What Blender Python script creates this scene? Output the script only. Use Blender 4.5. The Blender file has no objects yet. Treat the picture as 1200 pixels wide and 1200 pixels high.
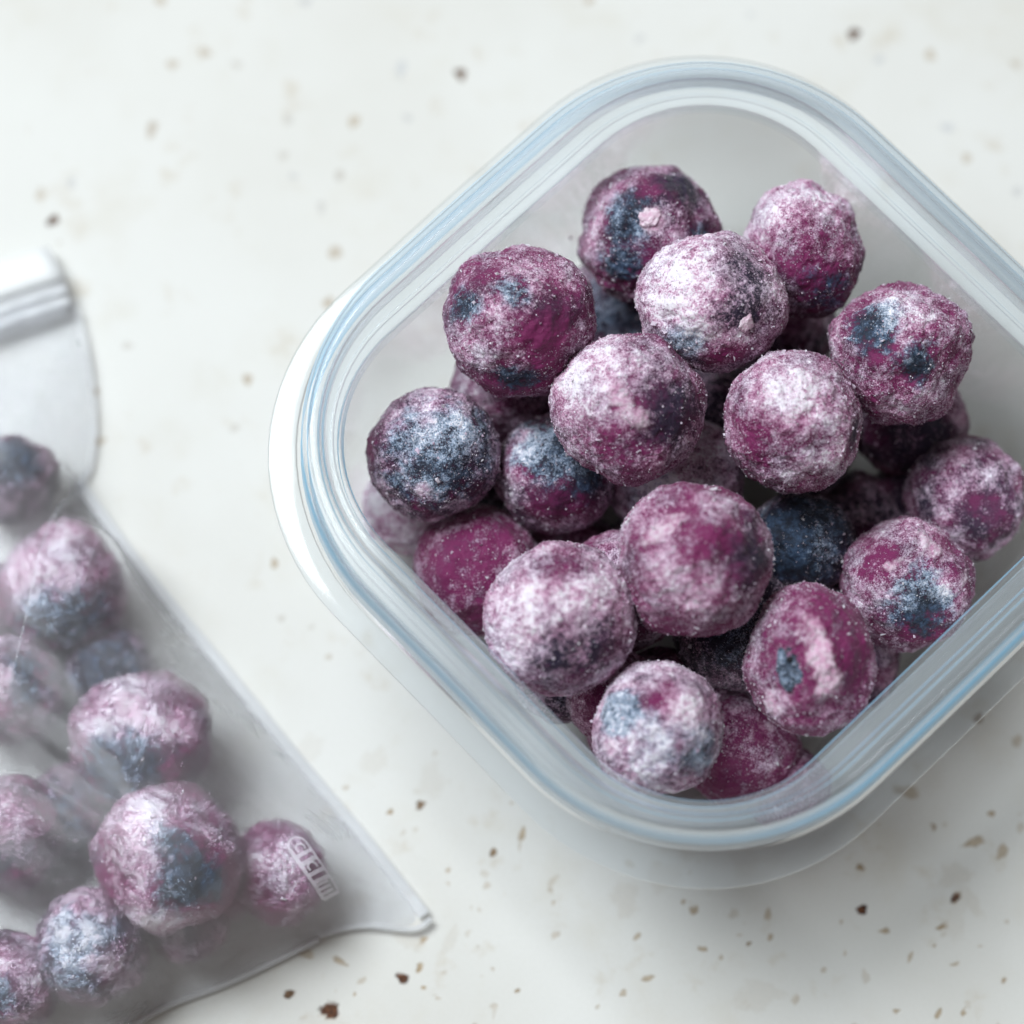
import bpy, bmesh, math, random
import numpy as np
from mathutils import Vector, Matrix

# ---------------------------------------------------------------- camera, light, exposure
MM = 0.001
sc = bpy.context.scene
C = sc.collection
TILT, DIST = math.radians(16.4), 470.0

cam_d = bpy.data.cameras.new("camera"); cam = bpy.data.objects.new("camera", cam_d); C.objects.link(cam)
cam.location = Vector((0, -DIST*math.sin(TILT), DIST*math.cos(TILT)))*MM
cam.rotation_euler = (TILT, 0, 0)
cam_d.sensor_width = cam_d.sensor_height = 24; cam_d.sensor_fit = 'HORIZONTAL'
cam_d.lens = 79.4
cam_d.clip_start = 0.01; cam_d.clip_end = 20
cam_d.dof.use_dof = True
cam_d.dof.focus_distance = 0.436
cam_d.dof.aperture_fstop = 5.0
cam_d.dof.aperture_blades = 9
sc.camera = cam

w = bpy.data.worlds.new("World"); sc.world = w; w.use_nodes = True
bg = w.node_tree.nodes["Background"]
bg.inputs[0].default_value = (1.0, 0.93, 0.86, 1); bg.inputs[1].default_value = 0.18

def window_light(name, loc, target, size, energy, col):
    l = bpy.data.lights.new(name, 'AREA'); l.shape = 'RECTANGLE'; l.size, l.size_y = size
    l.energy = energy; l.color = col
    o = bpy.data.objects.new(name, l); C.objects.link(o); o.location = loc
    o.rotation_euler = (Vector(target)-Vector(loc)).to_track_quat('-Z', 'Y').to_euler()
    return o
window_light("window_light", (-0.70, 0.56, 1.47), (0, 0, 0), (0.95, 0.85), 39.5, (0.90, 0.968, 1.0))

sc.view_settings.view_transform = 'Standard'; sc.view_settings.look = 'None'
sc.view_settings.exposure = 0.06; sc.view_settings.gamma = 1
sc.render.engine = 'CYCLES'
cy = sc.cycles
cy.max_bounces = 20; cy.transmission_bounces = 16; cy.transparent_max_bounces = 24; cy.glossy_bounces = 8; cy.diffuse_bounces = 5
cy.blur_glossy = 0.3; cy.sample_clamp_indirect = 25
cy.use_denoising = True

# ---------------------------------------------------------------- helpers
rng = np.random.default_rng(11)
TAB = rng.random((64, 64, 64)).astype(np.float32)
def vnoise(p):
    """smooth value noise, -1..1, p (n,3)"""
    i = np.floor(p).astype(int); f = p - i; f = f*f*f*(f*(f*6-15)+10)
    i &= 63; j = (i+1) & 63
    x0, y0, z0 = i.T; x1, y1, z1 = j.T; fx, fy, fz = f.T
    a = TAB[x0,y0,z0]*(1-fx)+TAB[x1,y0,z0]*fx; b = TAB[x0,y1,z0]*(1-fx)+TAB[x1,y1,z0]*fx
    c = TAB[x0,y0,z1]*(1-fx)+TAB[x1,y0,z1]*fx; d = TAB[x0,y1,z1]*(1-fx)+TAB[x1,y1,z1]*fx
    return ((a*(1-fy)+b*fy)*(1-fz)+(c*(1-fy)+d*fy)*fz)*2-1
def fbm(p, o=4, g=0.5):
    s = 0; a = 1; t = 0
    for k in range(o):
        s = s + a*vnoise(p*2.03**k+17.3*k); t += a; a *= g
    return s/t
def sstep(a, b, x):
    t = np.clip((x-a)/(b-a), 0, 1); return t*t*(3-2*t)

def mesh_np(name, v, faces=None, tris=None, smooth=True, mat=None, attrs=None):
    """v in millimetres"""
    me = bpy.data.meshes.new(name)
    v = np.asarray(v, np.float32)*MM
    if tris is not None:
        t = np.asarray(tris, np.int32); n = t.shape[1]
        me.vertices.add(len(v)); me.vertices.foreach_set("co", v.ravel())
        me.loops.add(t.size); me.loops.foreach_set("vertex_index", t.ravel())
        me.polygons.add(len(t)); me.polygons.foreach_set("loop_start", np.arange(len(t), dtype=np.int32)*n)
        me.update(calc_edges=True)
    else:
        me.from_pydata([tuple(map(float, q)) for q in v], [], faces); me.update()
    me.polygons.foreach_set("use_smooth", np.full(len(me.polygons), smooth))
    for k, a in (attrs or {}).items():
        at_ = me.attributes.new(k, 'FLOAT', 'POINT'); at_.data.foreach_set("value", np.asarray(a, np.float32))
    me.validate()
    if mat: me.materials.append(mat)
    return me
def link(name, me, parent=None, loc=None, **props):
    o = bpy.data.objects.new(name, me); C.objects.link(o)
    if parent: o.parent = parent
    if loc is not None: o.location = Vector([float(x) for x in loc])*MM
    for k, v in props.items(): o[k] = v
    return o

class NT:
    """small node-tree writer"""
    def __init__(s, name):
        s.m = bpy.data.materials.new(name); s.m.use_nodes = True; s.t = s.m.node_tree; s.t.nodes.clear()
        s.out = s.t.nodes.new("ShaderNodeOutputMaterial")
    def n(s, typ, ins=None, **kw):
        x = s.t.nodes.new("ShaderNode"+typ)
        for k, v in kw.items(): setattr(x, k, v)
        for k, v in (ins or {}).items():
            i = x.inputs[k]
            if isinstance(v, bpy.types.NodeSocket): s.t.links.new(v, i)
            else: i.default_value = v
        return x
    def math(s, op, a, b=0.0, clamp=False):
        return s.n("Math", {0: a, 1: b}, operation=op, use_clamp=clamp).outputs[0]
    def madd(s, a, m, c): return s.n("Math", {0: a, 1: m, 2: c}, operation='MULTIPLY_ADD').outputs[0]
    def sm(s, x, lo, hi, a=0.0, b=1.0):
        r = s.n("MapRange", {0: x, 1: lo, 2: hi, 3: a, 4: b}, interpolation_type='SMOOTHSTEP'); return r.outputs[0]
    def mix(s, f, a, b):
        x = s.n("Mix", data_type='RGBA'); 
        for k, v in ((0, f), (6, a), (7, b)):
            if isinstance(v, bpy.types.NodeSocket): s.t.links.new(v, x.inputs[k])
            else: x.inputs[k].default_value = v
        return x.outputs[2]
    def noise(s, vec, scale, detail=3, rough=.5, **kw):
        return s.n("TexNoise", {"Vector": vec, "Scale": scale, "Detail": detail, "Roughness": rough, **kw}).outputs[0]
    def attr(s, name): return s.n("Attribute", attribute_name=name).outputs[2]
    def surf(s, sh): s.t.links.new(sh, s.out.inputs[0]); return s.m
def rgb(r, g, b): return (r, g, b, 1)

# ---------------------------------------------------------------- materials
def berry_material():
    t = NT("frosted_berry"); oc = t.n("TexCoord").outputs["Object"]
    rnd = t.n("ObjectInfo").outputs["Random"]
    vec = t.n("VectorMath", {0: oc, 1: t.n("CombineXYZ", {0: rnd, 1: rnd, 2: rnd}).outputs[0]}, operation='ADD').outputs[0]
    def cn(scale, det, rough, k): return t.madd(t.noise(vec, scale, det, rough), k, -.5*k)      # noise centred on 0
    n1, n2, n3, n4 = cn(230, 4, .6, 2), cn(460, 7, .72, 2), cn(1050, 5, .75, 2.2), cn(4600, 3, .7, 2)
    hue, skin, frost, coat = t.attr("hue"), t.attr("skin"), t.attr("frost"), t.attr("coat")
    # juice stained coating: crimson to violet to near black
    juice = t.mix(t.sm(t.madd(n1, .9, t.madd(n3, .4, hue)), -.05, .8), rgb(.165, .006, .080), rgb(.009, .004, .024))
    juice = t.mix(t.sm(t.madd(n3, .9, n2), .05, .8, 0, .75), juice, rgb(.26, .045, .17))
    # bare berry skin: navy with slate bloom
    sk = t.mix(t.sm(t.madd(n3, .9, n2), -.3, .7), rgb(.003, .006, .018), rgb(.060, .115, .22))
    smask = t.sm(t.madd(n2, .7, t.madd(n3, .6, skin)), .16, .88)
    base = t.mix(smask, juice, sk)
    # frost powder: drifts, clumps and single grains
    drift = t.madd(n2, .62, t.madd(n3, .80, frost))
    def dots(scale, k):
        v = t.n("TexVoronoi", {"Vector": vec, "Scale": scale}); r = t.n("SeparateColor", {0: v.outputs["Color"]}).outputs
        here = t.sm(t.math('SUBTRACT', t.madd(drift, .95, -.20), r[0]), -.03, .06)
        return t.math('MULTIPLY', here, t.sm(v.outputs["Distance"], .62, .28, 0, k))
    dot = t.math('MAXIMUM', dots(3000.0, .72), dots(5200.0, .62))
    fx = t.madd(n4, .85, drift)
    fm = t.math('MAXIMUM', t.sm(fx, .20, .98, .01, .95), dot)
    fcol = t.mix(t.sm(n1, -.3, .4), rgb(.82, .42, .66), rgb(.80, .60, .80))
    fcol = t.mix(t.sm(t.madd(n2, .4, skin), .1, .7), fcol, rgb(.48, .60, .80))
    fcol = t.mix(t.math("MAXIMUM", t.sm(fx, .66, 1.1, 0, .9), t.math("MULTIPLY", dot, .4)), fcol, rgb(.93, .90, .96))
    col = t.mix(fm, base, fcol)
    # smears of thick pale coating
    cm = t.sm(t.madd(n2, .6, t.madd(n3, .35, coat)), .28, .85, 0, .9)
    col = t.mix(cm, col, t.mix(t.sm(n3, -.3, .3), rgb(.68, .36, .54), rgb(.86, .72, .82)))
    h = t.madd(n3, .7, t.madd(n4, .5, t.math('MULTIPLY', fm, 1.1)))
    bp = t.n("Bump", {"Strength": .7, "Distance": .00020, "Height": h})
    p = t.n("BsdfPrincipled", {"Base Color": col, "Roughness": t.madd(fm, .22, .5), "Normal": bp.outputs[0], "Sheen Weight": .10, "Sheen Roughness": .5,
        "Specular IOR Level": .32, "Subsurface Weight": .05, "Subsurface Radius": (1, .6, .7), "Subsurface Scale": .0005})
    return t.surf(p.outputs[0])
def simple(name, col, rough=.6, spec=.4, sss=0):
    t = NT(name)
    return t.surf(t.n("BsdfPrincipled", {"Base Color": col, "Roughness": rough, "Specular IOR Level": spec, "Subsurface Weight": sss,
        "Subsurface Radius": (1, 1, 1), "Subsurface Scale": .0005}).outputs[0])
M_BERRY = berry_material()
def crystal_material():
    t = NT("ice_crystal"); r = t.n("NewGeometry").outputs["Random Per Island"]
    c = t.mix(r, rgb(.62, .46, .60), rgb(.86, .84, .90))
    return t.surf(t.n("BsdfPrincipled", {"Base Color": c, "Roughness": .35, "Transmission Weight": .35, "IOR": 1.3}).outputs[0])
M_CRYSTAL = crystal_material()
def flake_material():
    t = NT("pale_coating"); oc = t.n("TexCoord").outputs["Object"]
    n = t.noise(oc, 1500, 4, .65)
    bp = t.n("Bump", {"Strength": .5, "Distance": .0002, "Height": n})
    return t.surf(t.n("BsdfPrincipled", {"Base Color": t.mix(t.sm(n, .3, .7), rgb(.60, .38, .50), rgb(.78, .66, .74)), "Roughness": .65, "Normal": bp.outputs[0],
        "Subsurface Weight": .3, "Subsurface Radius": (1, .8, .9), "Subsurface Scale": .0008}).outputs[0])
M_FLAKE = flake_material()

def clear_plastic(name, tint, milk, rough, gloss=1.0):
    t = NT(name)
    fr = t.n("Fresnel", {"IOR": 1.46}).outputs[0]
    fr = t.math('MULTIPLY', fr, gloss)
    tr = t.n("BsdfTransparent", {0: tint}).outputs[0]
    gl = t.n("BsdfGlossy", {0: rgb(1, 1, 1), "Roughness": rough}).outputs[0]
    a = t.n("MixShader", {0: fr, 1: tr, 2: gl}).outputs[0]
    df = t.n("MixShader", {0: .5, 1: t.n("BsdfDiffuse", {0: rgb(.78, .83, .88)}).outputs[0], 2: t.n("BsdfTranslucent", {0: rgb(.80, .86, .92)}).outputs[0]}).outputs[0]
    return t.surf(t.n("MixShader", {0: milk, 1: a, 2: df}).outputs[0])
def rim_plastic(name, face, grazing, milk, rough):
    """thin moulded plastic: the longer the way through the wall, the bluer"""
    t = NT(name)
    fc = t.n("LayerWeight", {"Blend": .5}).outputs["Facing"]
    tint = t.mix(t.sm(fc, .60, .98), face, grazing)
    tr = t.n("BsdfTransparent", {0: tint}).outputs[0]
    gl = t.n("BsdfGlossy", {0: rgb(1, 1, 1), "Roughness": rough}).outputs[0]
    a = t.n("MixShader", {0: t.math("MULTIPLY", t.n("Fresnel", {"IOR": 1.46}).outputs[0], .4), 1: tr, 2: gl}).outputs[0]
    mc = t.mix(t.sm(fc, .66, .97), rgb(.86, .93, .98), rgb(.34, .72, 1.0))
    df = t.n("MixShader", {0: .5, 1: t.n("BsdfDiffuse", {0: mc}).outputs[0], 2: t.n("BsdfTranslucent", {0: mc}).outputs[0]}).outputs[0]
    return t.surf(t.n("MixShader", {0: t.sm(fc, .55, .97, milk, milk*5.6), 1: a, 2: df}).outputs[0])
M_TUB = clear_plastic("clear_plastic", rgb(.99, .994, .997), .04, .22, .4)
M_RIM = rim_plastic("blue_tinged_plastic", rgb(.965, .985, 1.0), rgb(.66, .87, 1.0), .14, .16)
M_LIP = clear_plastic("clear_lip_plastic", rgb(.975, .988, .995), .07, .12, .55)

def film_material(name, clear, milkcol, refr=.3, gloss=.6, trans=.4):
    t = NT(name); oc = t.n("TexCoord").outputs["Object"]
    n = t.noise(oc, 260, 4, .6)
    bp = t.n("Bump", {"Strength": .25, "Distance": .0006, "Height": t.noise(oc, 140, 3, .5)})
    tr = t.n("BsdfTransparent", {0: rgb(.97, .975, .985)}).outputs[0]
    rf = t.n("BsdfRefraction", {0: rgb(.97, .975, .985), "Roughness": .40, "IOR": 1.07, "Normal": bp.outputs[0]}).outputs[0]
    thru = t.n("MixShader", {0: refr, 1: tr, 2: rf}).outputs[0]
    df = t.n("MixShader", {0: trans, 1: t.n("BsdfDiffuse", {0: milkcol}).outputs[0], 2: t.n("BsdfTranslucent", {0: milkcol}).outputs[0]}).outputs[0]
    body = t.n("MixShader", {0: t.sm(n, .3, .7, 1-clear-.03, 1-clear+.03), 1: thru, 2: df}).outputs[0]
    gl = t.n("BsdfGlossy", {0: rgb(1, 1, 1), "Roughness": .40, "Normal": bp.outputs[0]}).outputs[0]
    fr = t.math("MINIMUM", t.math("MULTIPLY", t.n("Fresnel", {"IOR": 1.4}).outputs[0], gloss), .07)
    return t.surf(t.n("MixShader", {0: fr, 1: body, 2: gl}).outputs[0])
M_FILM = film_material("frosted_film", .880, rgb(.92, .93, .98), .38)
M_BACK = film_material("back_film", .92, rgb(.88, .89, .96), 0)
M_SEAM = film_material("sealed_film", .42, rgb(.88, .89, .91), 0)
M_ZIP = film_material("white_film", .12, rgb(.93, .94, .95), 0, .35, .2)
M_PRINT = film_material("white_print", .42, rgb(.92, .90, .96), 0, .2, .1)
M_PIT = simple("calyx_slate", rgb(.14, .18, .24), .7)
M_DARK = simple("calyx_pit", rgb(.01, .01, .015), .8)

def table_material():
    t = NT("speckled_white_stone"); oc = t.n("TexCoord").outputs["Object"]
    f, tone, al = t.attr("speck"), t.attr("tone"), t.attr("alpha")
    n = t.noise(oc, 1300, 4, .7); big = t.noise(oc, 14, 4, .55); mid = t.noise(oc, 75, 4, .6)
    base = t.mix(t.sm(big, .35, .65), rgb(.640, .630, .598), rgb(.695, .693, .672))
    base = t.mix(t.sm(mid, .50, .75, 0, .45), base, rgb(.60, .57, .50))
    blot = t.noise(oc, 135, 5, .62)
    base = t.mix(t.sm(blot, .57, .74, 0, .48), base, rgb(.50, .43, .33))
    base = t.mix(t.sm(t.noise(oc, 2200, 2, .5), .35, .7, 0, .12), base, rgb(.55, .54, .50))
    # very small marks
    vo = t.n("TexVoronoi", {"Vector": t.n("VectorMath", {0: oc, 1: t.n("VectorMath", {0: t.n("TexNoise", {"Vector": oc, "Scale": 900.0}).outputs[1], "Scale": .0022}, operation='SCALE').outputs[0]}, operation='ADD').outputs[0], "Scale": 190.0})
    rr = t.n("SeparateColor", {0: vo.outputs["Color"]}).outputs
    rad = t.madd(t.sm(rr[0], .62, 1.0), .085, -.001)
    mk = t.sm(t.math('SUBTRACT', rad, vo.outputs["Distance"]), -.012, .02)
    base = t.mix(t.math('MULTIPLY', mk, t.madd(rr[1], .3, .1)), base, t.mix(rr[2], rgb(.30, .21, .10), rgb(.34, .33, .30)))
    m = t.math('MULTIPLY', t.sm(t.math('ADD', f, t.madd(n, 1.1, -.55)), -.05, .35), al)
    tan = t.mix(t.sm(tone, 0, .35), rgb(.38, .40, .45), t.mix(t.sm(n, .3, .7), rgb(.42, .30, .17), rgb(.27, .19, .10)))
    dark = t.mix(t.sm(n, .35, .65), rgb(.14, .050, .018), rgb(.035, .014, .008))
    col = t.mix(m, base, t.mix(t.sm(tone, .5, 1), tan, dark))
    h = t.madd(m, -.5, t.madd(mid, .25, t.math('MULTIPLY', t.noise(oc, 420, 3, .5), .12)))
    bp = t.n("Bump", {"Strength": .25, "Distance": .0004, "Height": h})
    return t.surf(t.n("BsdfPrincipled", {"Base Color": col, "Roughness": .55, "Specular IOR Level": .2, "Normal": bp.outputs[0]}).outputs[0])
M_TABLE = table_material()
SPECKS = [(-7.4,65.8,1.01,1.01,-0,0.9,0.95),(-65.3,43.3,1.00,1.00,-0,0.95,0.95),(49.5,72.1,0.90,1.13,-0,0.95,0.95),(-51.7,57.2,0.89,1.56,-10,0.25,0.6),(-44.4,69.2,1.01,1.01,-0,0.3,0.5),(-49.0,67.4,0.90,0.90,-0,0.3,0.5),(-39.7,67.3,0.90,0.79,-0,0.2,0.35),(-22.7,58.5,0.89,1.00,-0,0.4,0.6),(-32.1,58.8,0.89,0.89,-0,0.15,0.35),(-15.0,59.0,0.89,0.67,-0,0.1,0.45),(-16.0,66.7,0.89,1.45,-0,0.0,0.4),(-32.7,53.2,0.89,0.78,-0,0.2,0.35),(-31.2,50.0,0.77,0.77,-0,0.1,0.35),(-24.6,50.2,0.88,0.88,-0,0.2,0.5),(-27.2,45.3,0.77,1.10,-0,0.15,0.35),(-25.1,38.4,1.31,0.99,-20,0.3,0.55),(-26.0,30.8,0.98,0.87,-0,0.45,0.6),(-67.3,47.2,0.89,1.00,-0,0.3,0.4),(-62.9,49.0,0.89,0.89,-0,0.1,0.4),(-51.0,77.5,1.13,0.79,-0,0.4,0.6),(-30.0,77.2,1.02,0.90,-0,0.1,0.45),(11.2,77.5,1.02,0.56,-0,0.5,0.7),(18.5,71.4,0.90,0.79,-0,0.1,0.35),(34.6,75.2,0.68,0.68,-0,0.1,0.3),(60.4,68.8,1.02,1.02,-0,0.35,0.5),(53.0,68.1,0.90,0.79,-0,0.05,0.4),(62.5,57.5,1.01,0.89,-0,0.0,0.4),(65.1,52.8,1.00,0.78,-0,0.35,0.45),(72.7,67.4,0.79,0.90,-0,0.3,0.4),(72.1,47.6,0.89,0.78,-0,0.1,0.4),(-37.1,19.4,0.97,0.87,-0,0.4,0.6),(-54.1,24.4,0.87,0.76,-0,0.2,0.35),(-58.4,17.5,0.65,0.87,-0,0.4,0.5),(-32.8,-7.4,0.74,0.74,-0,0.5,0.7),(-25.1,-20.7,0.63,0.53,-0,0.3,0.4),(-57.4,10.3,0.97,0.76,-0,0.4,0.5),(-38.8,12.2,0.75,0.75,-0,0.2,0.35),(-31.7,-15.3,0.53,0.74,-0,0.2,0.4),(-27.5,-16.5,0.53,0.53,-0,0.2,0.3),(-16.5,-42.3,0.52,0.52,-0,0.6,0.9),(-12.4,-41.3,0.83,0.63,20,0.8,0.95),(-13.7,-53.5,0.93,0.62,-15,0.6,0.9),(-11.8,-59.6,0.52,0.62,-0,0.6,0.8),(-12.3,-63.4,0.62,0.83,-20,0.55,0.85),(-14.6,-64.8,0.93,0.93,-0,1.0,1.0),(-11.8,-66.1,0.41,0.52,-0,0.55,0.85),(-29.7,-66.9,0.93,0.72,-0,0.85,1.0),(-24.1,-69.4,1.34,1.86,-0,1.0,1.0),(-21.0,-66.9,0.41,0.41,-0,0.5,0.7),(-23.0,-62.5,1.45,0.52,-35,0.6,0.7),(-27.4,-61.6,1.45,0.62,-0,0.5,0.55),(0.7,-66.5,0.52,0.41,-0,0.65,0.85),(-8.7,-50.3,0.52,0.52,-0,0.45,0.6),(-8.6,-52.1,0.42,0.42,-0,0.45,0.5),(-2.5,-47.8,0.62,0.73,-0,0.75,0.95),(1.4,-45.3,0.62,0.94,-20,0.5,0.75),(5.3,-53.2,0.52,0.42,-0,0.3,0.5),(5.6,-54.7,0.52,0.52,-0,0.4,0.5),(-10.4,-34.2,0.42,0.42,-0,0.3,0.4),(16.8,-59.2,0.83,0.41,60,0.4,0.65),(25.5,-60.9,0.73,0.52,-20,0.55,0.75),(31.6,-60.2,0.52,0.42,-0,0.7,0.85),(27.9,-62.0,0.41,0.52,-0,0.4,0.6),(18.2,-64.8,1.24,0.41,5,0.5,0.7),(14.8,-66.8,0.52,0.72,-20,0.4,0.6),(24.4,-55.6,1.04,0.62,20,0.6,0.75),(23.0,-54.5,0.42,0.52,-0,0.6,0.7),(34.5,-59.3,0.73,0.42,30,0.55,0.7),(46.9,-55.6,0.94,0.73,-5,1.0,1.0),(59.7,-54.0,0.73,1.36,-35,0.95,0.95),(57.4,-58.0,0.94,0.42,10,0.65,0.85),(46.9,-49.9,0.63,0.63,-0,0.6,0.85),(64.8,-42.5,0.63,0.63,-0,0.6,0.8),(62.4,-46.4,1.79,0.74,10,0.55,0.7),(66.1,-47.7,0.84,1.26,-45,0.55,0.65),(56.9,-44.3,0.52,0.63,-0,0.7,0.8),(53.4,-39.5,2.10,0.95,-25,0.6,0.6),(63.5,-29.3,0.85,0.85,-0,0.75,0.85),(49.9,-58.5,0.83,0.52,-15,0.6,0.75),(44.2,-57.2,0.42,0.42,-0,0.6,0.7),(34.3,-56.3,0.52,1.14,-15,0.45,0.6),(44.5,-61.4,0.42,0.42,-0,0.4,0.5),(53.2,-62.0,0.42,0.94,-25,0.5,0.6),(56.4,-60.4,0.52,0.31,-0,0.6,0.7),(59.1,-62.9,0.73,0.42,10,0.5,0.6),(65.6,-65.1,0.52,0.52,-0,0.65,0.75),(56.7,-69.5,0.52,0.83,-25,0.55,0.75),(60.0,-69.4,0.52,0.52,-0,0.55,0.75),(51.1,-69.2,0.62,0.42,-0,0.55,0.7),(37.8,-67.6,0.41,1.14,-10,0.3,0.45),(41.6,-63.7,0.52,0.52,-0,0.3,0.5),(68.7,-32.5,0.85,0.95,-0,0.55,0.5),(-4.6,-60.6,0.41,0.41,-0,0.2,0.35),(11.4,-68.6,0.52,0.41,-0,0.3,0.45),(-2.3,-68.6,0.83,0.52,-20,0.35,0.35),(-18.4,-50.3,0.42,0.42,-0,0.4,0.5),(47.2,-64.6,0.73,1.04,-0,0.3,0.3),(66.3,-57.2,0.42,0.42,-0,0.3,0.4),(62.7,-60.6,0.52,0.42,-0,0.3,0.45)]
BAG_OUT = [(-63.4, 34.7), (-61.4, 29.2), (-59.5, 21.1), (-58.5, 12.9), (-58.8, 6.3), (-60.6, 3.2), (-52.9, -7.1), (-40.8, -22.0), (-30.1, -35.1), (-20.7, -46.2), (-15.1, -53.2), (-12.4, -57.0), (-13.5, -58.1), (-20.0, -57.6), (-26.0, -59.5), (-37.5, -65.1), (-46.2, -68.5), (-56.2, -74.2), (-69.9, -78.0), (-90.0, -82.5), (-103.0, -36.3), (-101.7, -0.1), (-95.7, 18.6), (-86.5, 25.9)]

# ---------------------------------------------------------------- table top
def build_table():
    xs = np.concatenate([np.linspace(-500, -90, 12)[:-1], np.arange(-90, 90.1, .5), np.linspace(90, 500, 12)[1:]])
    ys = np.concatenate([np.linspace(-500, -90, 12)[:-1], np.arange(-90, 105.1, .5), np.linspace(105, 500, 12)[1:]])
    X, Y = np.meshgrid(xs, ys); nx, ny = len(xs), len(ys)
    F = np.full(X.shape, -3.0); T = np.zeros(X.shape); A = np.zeros(X.shape)
    r2 = np.random.default_rng(5)
    extra = [(r2.uniform(-30, 80), r2.uniform(-78, -36), *(np.exp(r2.normal(-.75, .4, 2))), r2.uniform(0, 180), r2.uniform(.3, .6), r2.uniform(.15, .45)) for k in range(70)]
    extra += [(r2.uniform(-30, 80), r2.uniform(-78, -30), *(np.exp(r2.normal(.9, .35, 2))), r2.uniform(0, 180), .4, r2.uniform(.06, .16)) for k in range(26)]
    for (x, y, rx, ry, a, tone, al) in extra+SPECKS:
        ca, sa = math.cos(math.radians(a)), math.sin(math.radians(a))
        sel = (np.abs(X-x) < 12) & (np.abs(Y-y) < 12)
        u = ((X[sel]-x)*ca+(Y[sel]-y)*sa)/rx; v = (-(X[sel]-x)*sa+(Y[sel]-y)*ca)/ry
        th = np.arctan2(v, u); ph = r2.random(3)*6.28
        wob = 1+.16*np.sin(2*th+ph[0])+.13*np.sin(3*th+ph[1])+.09*np.sin(5*th+ph[2])
        q = (1-np.hypot(u, v)/wob)
        up = q > F[sel]
        F[sel] = np.where(up, q, F[sel]); T[sel] = np.where(up, tone, T[sel]); A[sel] = np.where(up, al, A[sel])
    v = np.stack([X.ravel(), Y.ravel(), np.zeros(X.size)], 1)
    i = np.arange(nx*ny).reshape(ny, nx)
    q = np.stack([i[:-1, :-1], i[:-1, 1:], i[1:, 1:], i[1:, :-1]], -1).reshape(-1, 4)
    n0 = len(v)                                   # sides and underside: a slab 20 mm thick
    cr = [i[0, 0], i[0, -1], i[-1, -1], i[-1, 0]]
    me = mesh_np("table_top", v, tris=q, mat=M_TABLE, attrs={"speck": F.ravel(), "tone": T.ravel(), "alpha": A.ravel()})
    link("table_top", me, kind="structure", label="white stone table top with scattered brown specks", category="table top")
    e = 500
    b = [(-e, -e, -20), (e, -e, -20), (e, e, -20), (-e, e, -20), (-e, -e, -.01), (e, -e, -.01), (e, e, -.01), (-e, e, -.01)]
    link("table_slab", mesh_np("table_slab", b, faces=[(3, 2, 1, 0), (0, 1, 5, 4), (1, 2, 6, 5), (2, 3, 7, 6), (3, 0, 4, 7)], smooth=False, mat=M_TABLE), kind="structure")
build_table()

# ---------------------------------------------------------------- plastic container
CX, CY = 24.8, -1.9
def corner_r(a): return float(np.interp(a, [0, 30, 35.3, 38.7, 42, 45.2, 48.6], [0.01, 10, 15, 19.7, 25, 30.5, 31]))
def ring(a, z, rc=None, na=18, ns=10):
    rc = corner_r(a) if rc is None else rc; rc = min(rc, a*.98); core = a-rc; pts = []
    for k in range(4):
        c0 = k*math.pi/2
        cx, cy = [(core, core), (-core, core), (-core, -core), (core, -core)][k]
        for s in range(na+1):
            t = c0+s/na*math.pi/2; pts.append((cx+rc*math.cos(t), cy+rc*math.sin(t), z))
        x0, y0, _ = pts[-1]
        nxt = [(-core, core), (-core, -core), (core, -core), (core, core)][k]
        t = c0+math.pi/2; x1, y1 = nxt[0]+rc*math.cos(t), nxt[1]+rc*math.sin(t)
        for s in range(1, ns): pts.append((x0+(x1-x0)*s/ns, y0+(y1-y0)*s/ns, z))
    return np.array(pts)
def spline(pts, n=5):
    """Catmull-Rom through profile points"""
    p = [np.array(q, float) for q in pts]; p = [2*p[0]-p[1]]+p+[2*p[-1]-p[-2]]; o = []
    for i in range(1, len(p)-2):
        for k in range(n):
            t = k/n; a, b, c, d = p[i-1:i+3]
            o.append(.5*((2*b)+(-a+c)*t+(2*a-5*b+4*c-d)*t*t+(-a+3*b-3*c+d)*t**3))
    o.append(p[-2]); return o
def sweep(name, prof, mat, parent, cap0=False, cap1=False):
    R = [ring(max(a, .5), z) for a, z in prof]; n = len(R[0]); v = np.concatenate(R); f = []
    for i in range(len(R)-1):
        for k in range(n):
            f.append((i*n+k, i*n+(k+1) % n, (i+1)*n+(k+1) % n, (i+1)*n+k))
    # slight hand-made wobble so straight edges are not ruler straight
    d = .12*vnoise(np.stack([v[:, 0]*.06, v[:, 1]*.06, v[:, 2]*.03+4], 1)); v[:, :2] *= (1+d[:, None]*.02)
    if cap0: f.append(tuple(range(n)))
    if cap1: f.append(tuple(reversed(range((len(R)-1)*n, len(R)*n))))
    me = mesh_np(name, v, faces=f, mat=mat); bm = bmesh.new(); bm.from_mesh(me)
    bm.to_mesh(me); bm.free()
    return link(name, me, parent)
box = link("plastic_container", None, loc=(CX, CY, 0), label="clear square plastic food container without lid, full of frosted berries", category="container")
box.rotation_euler = (0, 0, math.radians(43.66))
IN = [(33.6, 1.25), (34.4, 1.5), (35.0, 2.2), (35.3, 3.6), (36.1, 12), (37.0, 22), (37.9, 31), (38.4, 36)]
OUTW = [(39.3, 35.4), (38.8, 30), (37.9, 21), (37.0, 11), (36.3, 3.5), (36.0, 1.5), (35.2, .5), (34, .25)]
tub_prof = [(.5, 1.2), (12, 1.2), (25, 1.2)]+spline(IN, 4)
sweep("inner_wall", tub_prof, M_TUB, box, cap0=True)
sweep("outer_wall", spline(OUTW, 4)+[(25, .3), (12, .3), (.5, .3)], M_TUB, box, cap1=True)
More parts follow.
